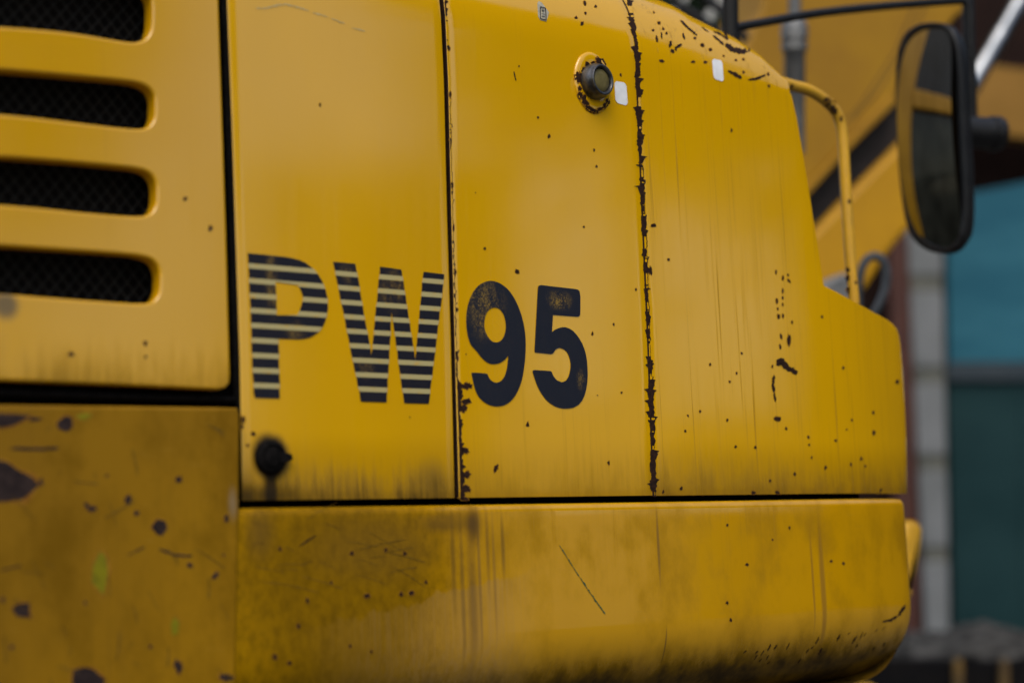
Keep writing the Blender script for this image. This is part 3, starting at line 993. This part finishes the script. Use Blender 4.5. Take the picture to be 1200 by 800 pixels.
# latch on the middle panel
lc = S(692, 97)
fl = link('latch_plate', lathe([(.047, .000), (.047, .0010), (.0455, .0026), (.041, .0036), (.033, .0040), (.030, .0032), (.0, .0032)], lc + Vector((.003, 0, 0)), (0, -1, 0), 48, .76, 1.0), m_mid, midp, 50)
bm_ax = Vector((.10, -1, -.02)).normalized()
lc2 = lc + Vector((.003, -.003, .000))
link('latch_barrel', lathe([(.0265, .0), (.0268, .004), (.0266, .010), (.0250, .0145), (.0235, .0175), (.0230, .0200), (.0215, .0210), (.0195, .0205), (.0182, .0185), (.0178, .014), (.0, .014)], lc2, bm_ax, 48), m_steel, midp, 40)
link('latch_button', lathe([(.0174, .0142), (.0172, .0155), (.0163, .0168), (.008, .0175), (.0, .0177)], lc2, bm_ax, 32), m_olive, midp, 60)
# bare metal where the latch plate has lost its paint
mk = Marks(23)
BVHS.insert(0, BVHTree.FromPolygons([v.co.copy() for v in fl.data.vertices], [tuple(p.vertices) for p in fl.data.polygons]))
for a in [(703, 72, 13, 8, .6), (696, 74, 7, 5, .3), (680, 91, 8, 13), (677, 90, 6, 9), (684, 84, 6, 9), (688, 76, 6, 6, -.6), (679, 104, 4, 6), (680, 112, 5, 9), (686, 120, 6, 9, -.6), (690, 127, 9, 6, .7), (696, 130, 8, 4, .4), (703, 128, 8, 3, -.4), (709, 124, 6, 5, -.6), (712, 119, 5, 6), (684, 115, 5, 6)]: mk.chip(*a)
mk.build('paint_chips', m_rust, midp)
BVHS.pop(0)

# rubber knob with its little lever on the side door
kc = S(316, 536)
kn = link('rubber_knob', lathe([(.0210, -.002), (.0212, .004), (.0200, .0075), (.0170, .0095), (.0150, .0100), (.0145, .0085), (.0125, .0085), (.0120, .0110), (.0080, .0122), (.0, .0126)], kc, (0, -1, 0), 36), m_rubber, door, 60)
link('knob_lever', prism([kc + Vector((.010, -.0115, .007)), kc + Vector((.027, -.010, .004)), kc + Vector((.029, -.009, -.003)), kc + Vector((.010, -.0115, -.009))], Vector((0, -1, 0)), .006, .0015), m_rubber, kn)

# hand rail at the front of the hood
Y0 = .10
rp = [(914, 96), (930, 101), (944, 104), (958, 111), (971, 121), (980, 131), (985, 143), (988, 160), (991, 220), (996, 300), (1001, 356)]
rp = chaikin(rp, 2, False)
rail = link('hand_rail', tube([S(a, b, Y0) for a, b in rp], .0100, 6), m_rail, exc, 60)
mk = Marks(31)
BVHS.insert(0, BVHTree.FromPolygons([v.co.copy() for v in rail.data.vertices], [tuple(p.vertices) for p in rail.data.polygons]))
for a in [(968, 117, 6, 6, .6), (974, 124, 9, 12, -.6), (978, 130, 6, 8), (937, 106, 3, 8), (928, 101, 3, 5), (986, 139, 3, 6), (995, 236, 3, 5), (1003, 331, 3, 4), (994, 316, 4, 5), (993.5, 326, 4, 8), (994, 340, 3, 8), (995, 350, 3, 8)]: mk.chip(*a)
BVHS.pop(0)
mk.build('paint_chips', m_greychip, rail)

# cover bulging out past the skirt at the front
pc = [(1058, 607), (1075, 608), (1083, 613), (1085.5, 622), (1084.5, 640), (1076, 680), (1069, 703), (1060, 706)]
yb = .42
poly = [S(a, b, yb) for a, b in chaikin(pc, 1)]
link('step_bracket', prism(poly, Vector((0, -1, 0)), .10, .022, 4), m_rail, exc, 50)

# ---- rear-view mirror on its arm
MN = Vector((math.cos(math.radians(172)), math.sin(math.radians(172)), 0.0))
MP = D(1088, 165, 3.45)
gl = chaikin([(1058, 150), (1057, 100), (1060, 60), (1068, 40), (1085, 33), (1106, 34), (1116, 44), (1120, 75), (1123, 150), (1127, 220), (1127, 265), (1122, 283), (1108, 292), (1088, 286), (1072, 270), (1063, 225)], 2)
rm = chaikin([(1051, 150), (1050, 95), (1053, 55), (1064, 34), (1085, 26), (1108, 27), (1121, 39), (1126, 75), (1129, 150), (1133, 220), (1133, 268), (1127, 290), (1110, 299), (1085, 294), (1065, 276), (1056, 225)], 2)
g3 = [Q(a, b, MP, MN) for a, b in gl]
r3 = [Q(a, b, MP, MN) for a, b in rm]
cen = sum(r3, Vector()) / len(r3)
rings = [[p - MN * .003 for p in g3], [p + MN * .001 for p in g3], [cen + (p - cen) * .985 + MN * .004 for p in r3], [p + MN * .001 for p in r3], [p - MN * .012 for p in r3], [cen + (p - cen) * .95 - MN * .026 for p in r3], [cen + (p - cen) * .72 - MN * .045 for p in r3], [cen + (p - cen) * .3 - MN * .052 for p in r3]]
verts = [p for r in rings for p in r]
n = len(g3); faces = []
for i in range(len(rings) - 1):
    for k in range(n): faces.append((i * n + k, i * n + (k + 1) % n, (i + 1) * n + (k + 1) % n, (i + 1) * n + k))
faces.append(tuple((len(rings) - 1) * n + k for k in range(n)))
mir = empty('rear_view_mirror', (MP.x, MP.y, MP.z), '', '')
del mir['label'], mir['category']
mir.parent = exc
mir.matrix_parent_inverse = Matrix.Translation(exc.location).inverted()
hs = link('mirror_housing', mesh_of(verts, faces), m_plastic, mir, 60)
gc = sum(g3, Vector()) / len(g3)
RM = 1.1
gv_, gf_ = [], []
NR = 12
for j in range(NR):
    k = 1 - j / NR
    for p in g3:
        q = gc + (p - gc) * k
        gv_.append(q - MN * (.002 + ((q - gc).length_squared) / (2 * RM) - .028))
gv_.append(gc + MN * .026)
for j in range(NR - 1):
    for k in range(n): gf_.append((j * n + k, j * n + (k + 1) % n, (j + 1) * n + (k + 1) % n, (j + 1) * n + k))
for k in range(n): gf_.append(((NR - 1) * n + k, (NR - 1) * n + (k + 1) % n, NR * n))
edge_lift = max((p - gc).length_squared for p in g3) / (2 * RM)
me = mesh_of([v + MN * (edge_lift - .028 - .003) for v in gv_], gf_)
link('mirror_glass', me, m_glass, mir, 180)
jp = Q(1128, 155, MP, MN) - MN * .02
j1 = D(1140, 155, 3.50); j2 = D(1176, 158, 3.52)
ax = (j2 - j1).normalized()
link('mirror_clamp', lathe([(.0, -.05), (.032, -.05), (.033, .038), (.036, .040), (.037, .056), (.034, .064), (.0, .066)], j1, ax, 32), m_plastic, mir, 50)
arm_y = 3.50
ap = [(856, -60), (856, 20), (857, 60)]
link('mirror_post', tube([D(a, b, 3.2) for a, b in ap], .0150, 5), m_plastic, exc, 60)
ap = chaikin([(860, 33), (866, 32), (900, 25.5), (960, 15), (1040, 7), (1120, 1), (1131, 1), (1136, 8), (1137, 30), (1139, 158)], 2, False)
link('mirror_arm', tube([D(a, b, 3.2 + .3 * min(1, (a - 860) / 270)) for a, b in ap], .0085, 5), m_plastic, exc, 60)
link('arm_sleeve', tube([D(1133.5, -30, 3.51), D(1139.5, 170, 3.51)], .0125, 5), m_plastic, exc, 60)

# ---- boom, its cylinder, pipes and hoses in front of the cab
NY = Vector((-.35, -1, 0)).normalized()
B0 = D(1000, 180, 5.2)
def bp(l, back=0.0): return [Q(a, b, B0 - NY * back, NY) for a, b in l]
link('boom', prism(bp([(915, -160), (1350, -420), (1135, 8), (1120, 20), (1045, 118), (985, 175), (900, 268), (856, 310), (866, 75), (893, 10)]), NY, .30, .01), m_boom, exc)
link('boom_edge', prism(bp([(1047, 109), (1053, 118), (985, 186), (900, 282), (893, 274), (985, 176)], -.02), NY, .10, .004), m_boom, exc)
link('boom_recess', prism(bp([(1120, 20), (1090, 150), (1050, 172), (1000, 222), (905, 322), (860, 330), (900, 268), (985, 176), (1045, 110)], .06), NY, .12), m_darkgrey, exc)
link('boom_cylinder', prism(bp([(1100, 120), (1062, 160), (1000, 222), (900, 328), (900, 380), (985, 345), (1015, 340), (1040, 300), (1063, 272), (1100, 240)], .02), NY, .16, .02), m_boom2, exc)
link('bracket', prism(bp([(962, 332), (975, 325), (993, 318), (1000, 330), (1000, 372), (960, 360)], -.3), NY, .08, .01), m_pipe, exc)
rod = [D(1128, 118, 5.3), D(1225, -50, 5.6)]
link('cylinder_rod', tube(rod, .0300, 8), m_chrome, exc, 60)
link('hydraulic_pipe', tube([D(932, -60, 4.3), D(931, 40, 4.3)], .0160, 6), m_pipe, exc, 60)
a, b2 = D(931, 22, 4.3), D(931, 170, 4.3)
axd = (b2 - a).normalized()
link('pipe_fitting', lathe([(.0, .0), (.020, .0), (.030, .012), (.034, .025), (.034, .052), (.030, .054), (.030, .060), (.033, .062), (.033, .080), (.027, .085), (.026, .34), (.0, .34)], a, axd, 28), m_pipe, exc, 50)
hp = chaikin([(1004, 372), (1006, 330), (1012, 306), (1026, 298), (1038, 308), (1040, 330), (1034, 350), (1022, 372)], 2, False)
link('hydraulic_hose', tube([D(a, b, 4.0) for a, b in hp], .0105, 5), m_hose, exc, 60)
for hpts in ([(742, -40), (790, 4), (828, 26), (862, 60)], [(800, -40), (822, -4), (848, 14), (875, 48)]):
    link('hydraulic_hose', tube([D(a, b, 4.6) for a, b in chaikin(hpts, 2, False)], .0130, 4), m_plastic, exc, 60)
link('thin_cable', tube([D(a, b, 5.0) for a, b in [(985, 150), (1010, 122), (1050, 60), (1075, 0), (1085, -30)]], .0020, 3), m_darkgrey, exc, 60)
link('thin_cable', tube([D(a, b, 5.0) for a, b in [(1000, 140), (1028, 108), (1065, 50), (1092, -10), (1100, -30)]], .0020, 3), m_darkgrey, exc, 60)
# yellow knuckle under the skirt
link('tie_down_eye', lathe([(.0, -.02), (.035, -.02), (.042, .0), (.04, .03), (.0, .04)], D(1014, 818, 4.8), (-.6, -.8, 0), 28), m_rail, exc, 60)

# ---- cab on the far side: what the mirror shows
CY = 1.25
def mref(px, py):
    d = ray(px, py).normalized()
    p = Q(px, py, MP, MN)
    nn = (MN + (p - gc) / RM).normalized()
    r = d - nn * (2 * d.dot(nn))
    return p + r * ((CY - p.y) / r.y)
m_cabglass = simple('dark_cab_glass', (.022, .024, .02), (.05, .052, .042), 6, .12)
m_cabroof = simple('cab_roof_grey', (.018, .02, .023), (.03, .032, .036), 5, .6)
cab = empty('cab', (.9, CY + .6, 1.2), '', '')
del cab['label'], cab['category']
cab.parent = exc
cab.matrix_parent_inverse = Matrix.Translation(exc.location).inverted()
C = {k: mref(*v) for k, v in dict(left=(1058, 150), bar_l=(1068, 124), bar_r=(1122, 98), bar_l2=(1078, 140), bar_r2=(1122, 124), win_l=(1077, 170), win_b=(1082, 262), top_l=(1066, 70)).items()}
xa, xb = C['left'].x, C['bar_r'].x
zbar = (C['bar_l'].z + C['bar_r'].z) / 2
zbar0 = (C['bar_l2'].z + C['bar_r2'].z) / 2
xw = C['win_l'].x
print('CAB', xa, xb, zbar, zbar0, xw, [tuple(round(q, 2) for q in c) for c in C.values()])
sgn = 1 if xb > xa else -1
xfar = xb + sgn * .9
z_lo = 1.25; z_hi = zbar + .55
# front wall frame with two openings, built as bars with depth
def cbox(name, x0, x1, z0, z1, mat, y0=CY, y1=CY + .08, bev=.012, par=None):
    return link(name, box_mesh((min(x0, x1), y0, min(z0, z1)), (max(x0, x1), y1, max(z0, z1)), bev, 3), mat, par or cab)
cbox('cab_post', xa - sgn * .10, xw, z_lo, z_hi, m_boom2)
cbox('cab_rail', xw, xfar, zbar0, zbar, m_boom2, CY + .004, CY + .076)
cbox('cab_post', xfar, xfar + sgn * .12, z_lo, z_hi, m_boom2)
cbox('cab_sill', xw, xfar, z_lo, z_lo + .25, m_boom2, CY + .004, CY + .076)
cbox('cab_glass', xw, xfar, z_lo + .25, zbar0, m_cabglass, CY + .04, CY + .05, 0)
cbox('cab_roof', xa - sgn * .12, xfar + sgn * .14, z_hi, z_hi + .1, m_cabroof, CY - .02, CY + 1.0)
cbox('cab_upper_panel', xw, xfar, zbar, z_hi, m_cabroof, CY + .03, CY + .05, 0)
cbox('cab_wall', xa - sgn * .10, xfar + sgn * .12, z_lo, z_hi, m_cabglass, CY + .5, CY + .9, .02)

# ------------------------------------------------------------------ things beyond the machine
BN = Vector((-math.cos(math.radians(47)), -math.sin(math.radians(47)), 0))
P0 = D(1090, 450, 9.0)
def fp(l, out=0.0): return [Q(a, b, P0 + BN * out, BN) for a, b in l]
m_wall = simple('dark_brown_wall', (.012, .006, .005), (.020, .010, .008), 3, .9, spec=.1)
m_post = simple('red_brown_post', (.075, .028, .020), (.055, .022, .018), 6, .6)
m_tile = simple('pale_column_block', (.13, .14, .145), (.17, .18, .19), 5, .6)
m_band = simple('grey_column_band', (.09, .095, .085), (.12, .12, .105), 9, .7)
m_teal1 = simple('light_teal_panel', (.014, .085, .13), (.026, .12, .17), 1.6, .5, spec=.1, stretch=(1, 1, 3))
m_teal2 = simple('dark_teal_panel', (.006, .026, .030), (.011, .036, .040), 1.4, .6, spec=.1, stretch=(1, 1, 2))
m_tan = simple('tan_beam', (.25, .13, .025), (.21, .11, .02), 4, .7, spec=.15)
m_dkslate = simple('slate_bar', (.022, .034, .045), (.03, .042, .052), 5, .6)
bl = empty('shed', (P0.x + .8, P0.y + .6, 0), 'blurred dark shed with pale block column and teal panels beside the excavator', 'building')
link('wall', prism(fp([(640, -900), (1900, -900), (1900, 1150), (640, 1150)], -.25), BN, .2), m_wall, bl)
link('eave_beam', prism(fp([(1030, 60), (1420, 108), (1420, 190), (1030, 140)], .1), BN, .12, .01), m_tan, bl)
link('post', prism(fp([(1037, 120), (1061, 120), (1070, 400), (1083, 860), (1055, 860)], .03), BN, .1, .01), m_post, bl)
# column of pale blocks with darker bands between them
def colx(y): return 1065 + (y - 300) * .046, 1105 + (y - 300) * .018
ys = [(150, 322), (342, 430), (450, 532), (552, 640), (658, 745), (762, 860)]
for a, c in ys:
    l0, r0 = colx(a); l1, r1 = colx(c)
    link('block', prism(fp([(l0, a), (r0, a), (r1, c), (l1, c)], .06), BN, .16, .008), m_tile, bl)
for (a, c), (d, e) in zip(ys, ys[1:]):
    l0, r0 = colx(c); l1, r1 = colx(d)
    link('band', prism(fp([(l0 + 1, c), (r0 - 1, c), (r1 - 1, d), (l1 + 1, d)], .05), BN, .14), m_band, bl)
link('teal_panel', prism(fp([(1109, 232), (1420, 170), (1420, 424), (1112, 424)], .0), BN, .05, .005), m_teal1, bl)
link('transom', prism(fp([(1108, 424), (1420, 424), (1420, 446), (1109, 446)], .03), BN, .08, .006), m_dkslate, bl)
link('teal_panel', prism(fp([(1110, 446), (1420, 446), (1420, 900), (1122, 900)], .0), BN, .05, .005), m_teal2, bl)
link('teal_panel_rib', prism(fp([(1196, 446), (1204, 446), (1208, 900), (1198, 900)], .012), BN, .012, .002), m_teal2, bl)

# pale slanted bars in front of dark leaves, past the hood's shoulder
m_bar = simple('pale_bar', (.40, .42, .40), (.50, .48, .46), 12, .5)
m_leafdark = simple('dark_leaf', (.006, .018, .005), (.012, .03, .008), 3, .6)
fr = empty('slatted_frame', D(830, 60, 7.0), 'pale slanted bars blurred against dark leaves above the hood', 'frame')
for (x0, y0, x1, y1, w) in [(806, 60, 850, -10, 9), (838, 60, 886, -10, 9), (862, 62, 912, -12, 7), (880, 62, 925, -12, 9), (780, 30, 810, -14, 6)]:
    d = Vector((x1 - x0, y1 - y0)); nn = Vector((-d.y, d.x)).normalized() * (w / 2)
    pl = [D(x0 + nn.x, y0 + nn.y, 7), D(x1 + nn.x, y1 + nn.y, 7), D(x1 - nn.x, y1 - nn.y, 7), D(x0 - nn.x, y0 - nn.y, 7)]
    link('bar', prism(pl, -FWD, .05, .004), m_bar, fr)
hd = bmesh.new()
r2 = random.Random(4)
for i in range(2600):
    c = D(r2.uniform(640, 935), r2.uniform(-160, 150), 7.6 + r2.uniform(0, 1.0))
    u = Vector((r2.gauss(0, 1), r2.gauss(0, 1), r2.gauss(0, 1))).normalized()
    w = u.cross(Vector((r2.gauss(0, 1), r2.gauss(0, 1), r2.gauss(0, 1)))).normalized()
    s = r2.uniform(.03, .07)
    hd.faces.new([hd.verts.new(c + q) for q in (u * s, w * s * .5, -u * s, -w * s * .5)])
hg = link('hedge', bm_mesh(hd), m_leafdark)
hg['label'] = 'dark green leaves behind the pale slanted bars'
hg['category'] = 'hedge'

# gravel heap in a dark steel bin, low right
m_gravel = simple('grey_gravel', (.012, .012, .011), (.075, .072, .067), 15, .95, bump=.012, spec=.1)
m_bin = simple('dark_bin_steel', (.004, .004, .005), (.008, .007, .007), 6, .8, spec=.08)
m_rib = simple('worn_yellow_rib', (.16, .095, .025), (.07, .045, .02), 8, .6)
GN = BN
G0 = D(1130, 760, 6.4)
def gp(l, back=0.0): return [Q(a, b, G0 - GN * back, GN) for a, b in l]
bn = empty('steel_bin', (G0.x + .3, G0.y + .3, 0), 'dark steel bin full of grey gravel at lower right', 'bin')
q = gp([(940, 770), (1420, 776), (1420, 1010), (940, 1010)])
link('bin_wall', prism(q, GN, .9, .01), m_bin, bn)
for px in (1124, 1178):
    link('bin_rib', prism(gp([(px - 5, 772), (px + 5, 772), (px + 9, 1000), (px - 12, 1000)], -.05), GN, .048, .01), m_rib, bn)
gu = (q[1] - q[0]).normalized(); gw = -GN
gx = (q[1] - q[0]).length
NXg, NYg = 150, 60
verts, faces = [], []
from mathutils import noise as mnoise
for j in range(NYg + 1):
    for i in range(NXg + 1):
        a, b_ = i / NXg, j / NYg
        p = q[0] + gu * (gx * a) + gw * (.02 + .86 * b_)
        prof_ = math.sin(math.pi * min(1, b_ * 1.1)) ** .7 if b_ * 1.1 < 1 else 0
        mound = .125 + .04 * mnoise.noise(Vector((a * 5, b_ * 2, 0))) - .06 * a
        h = prof_ * mound + .035 * mnoise.noise(p * 7) + .02 * mnoise.noise(p * 28) * prof_
        verts.append(p + Vector((0, 0, h)))
for j in range(NYg):
    for i in range(NXg):
        k = j * (NXg + 1) + i
        faces.append((k, k + 1, k + NXg + 2, k + NXg + 1))
gv = link('gravel', mesh_of(verts, faces), m_gravel, None, 180)
gv['kind'] = 'stuff'
gv['label'] = 'grey gravel heaped in the dark bin'
gv['category'] = 'gravel'

# ------------------------------------------------------------------ unseen yard shapes added behind the camera to steer the paint's reflections
def polar(az, dist, z=0.0): return Vector((.3 + dist * math.cos(math.radians(az)), dist * math.sin(math.radians(az)), z))
m_yard = simple('dark_added_building', (.022, .018, .016), (.032, .026, .022), 2, .8)
m_conc = simple('grey_added_wall', (.06, .06, .058), (.09, .088, .084), 2, .8)
def slab(az0, az1, dist, z0, z1, depth):
    a, b = polar(az0, dist), polar(az1, dist)
    n = Vector((-(b - a).y, (b - a).x, 0)).normalized()
    if n.dot(a) > 0: n = -n
    return prism([a + Vector((0, 0, z0)), b + Vector((0, 0, z0)), b + Vector((0, 0, z1)), a + Vector((0, 0, z1))], n, depth)
hs_ = empty('added_house', polar(-57, 16), 'unseen dark house added to darken reflections in the paint', 'house')  # added dark mass, keeps sky out of the door's reflection
link('wall', slab(-61.5, -50.8, 15, 0, 5.2, 4), m_yard, hs_)
link('roof', slab(-62.0, -50.4, 14.8, 5.201, 5.45, 4.6), m_darkgrey, hs_)
for az in (-60, -56.5, -53):
    link('window', slab(az - .9, az + .9, 14.96, 1.2, 2.7, .05), m_cabglass, hs_)
wh = empty('added_warehouse', polar(-18, 20), 'unseen dark building added to darken reflections in the curved corner', 'added_warehouse')  # dark bulk added for the curved corner to reflect
link('wall', slab(-41, 6, 17, 0, 8.2, 5), m_yard, wh)
link('roof', slab(-41.4, 6.5, 16.8, 8.201, 8.5, 5.6), m_darkgrey, wh)
for az in (-33, -24, -15, -6): link('window', slab(az - 1.2, az + 1.2, 16.9, 4.6, 6.0, .05), m_cabglass, wh)
m_whitewall = simple('white_added_wall', (.55, .56, .56), (.66, .67, .67), 2, .8)
yw = link('added_wall', slab(-52.2, -45.6, 14.2, 0, 2.9, .25), m_whitewall)  # pale surface added to lift the middle panel's reflection
yw['label'] = 'unseen white wall added to brighten reflections in the middle panel'
yw['category'] = 'wall'
yw = link('added_wall', slab(-45.5, -40, 15, 0, 2.75, .25), m_conc)  # added low wall, dark in the corner panel's reflection
yw['label'] = 'unseen grey wall added to darken reflections in the corner panel'
yw['category'] = 'wall'
def broad_tree(az, dist, zc, rx, rz, n, label, seed):  # leafy shape added to block sky in the reflections
    rr = random.Random(seed)
    t = empty('added_tree', polar(az, dist), label, 'added_tree', 'trees added for reflections')
    link('trunk', lathe([(.28, 0), (.2, zc * .3), (.17, zc * .6), (.05, zc * .9), (0, zc * .92)], polar(az, dist), (0.0, 0.001, 1), 12), m_post, t)
    cr = bmesh.new()
    c0 = polar(az, dist, zc)
    clumps = []
    while len(clumps) < 26:
        u = Vector((rr.uniform(-1, 1), rr.uniform(-1, 1), rr.uniform(-1, 1)))
        if u.length < 1: clumps.append(u)
    for i in range(n):
        u = clumps[i % 26] * .78 + Vector((rr.gauss(0, .17), rr.gauss(0, .17), rr.gauss(0, .17)))
        c = c0 + Vector((u.x * rx, u.y * rx, u.z * rz))
        a = Vector((rr.gauss(0, 1), rr.gauss(0, 1), rr.gauss(0, 1))).normalized()
        w = a.cross(Vector((rr.gauss(0, 1), rr.gauss(0, 1), rr.gauss(0, 1)))).normalized()
        s = rr.uniform(.12, .3)
        cr.faces.new([cr.verts.new(c + q_) for q_ in (a * s, w * s * .6, -a * s, -w * s * .6)])
    link('crown', bm_mesh(cr), m_leafdark, t)
broad_tree(-46.5, 17.5, 10.3, 3.3, 5.1, 13000, 'unseen broad crown added to darken reflections in the paint', 41)
broad_tree(-70, 17, 7.6, 1.9, 2.6, 4000, 'unseen smaller crown added to darken reflections in the louvred door', 42)
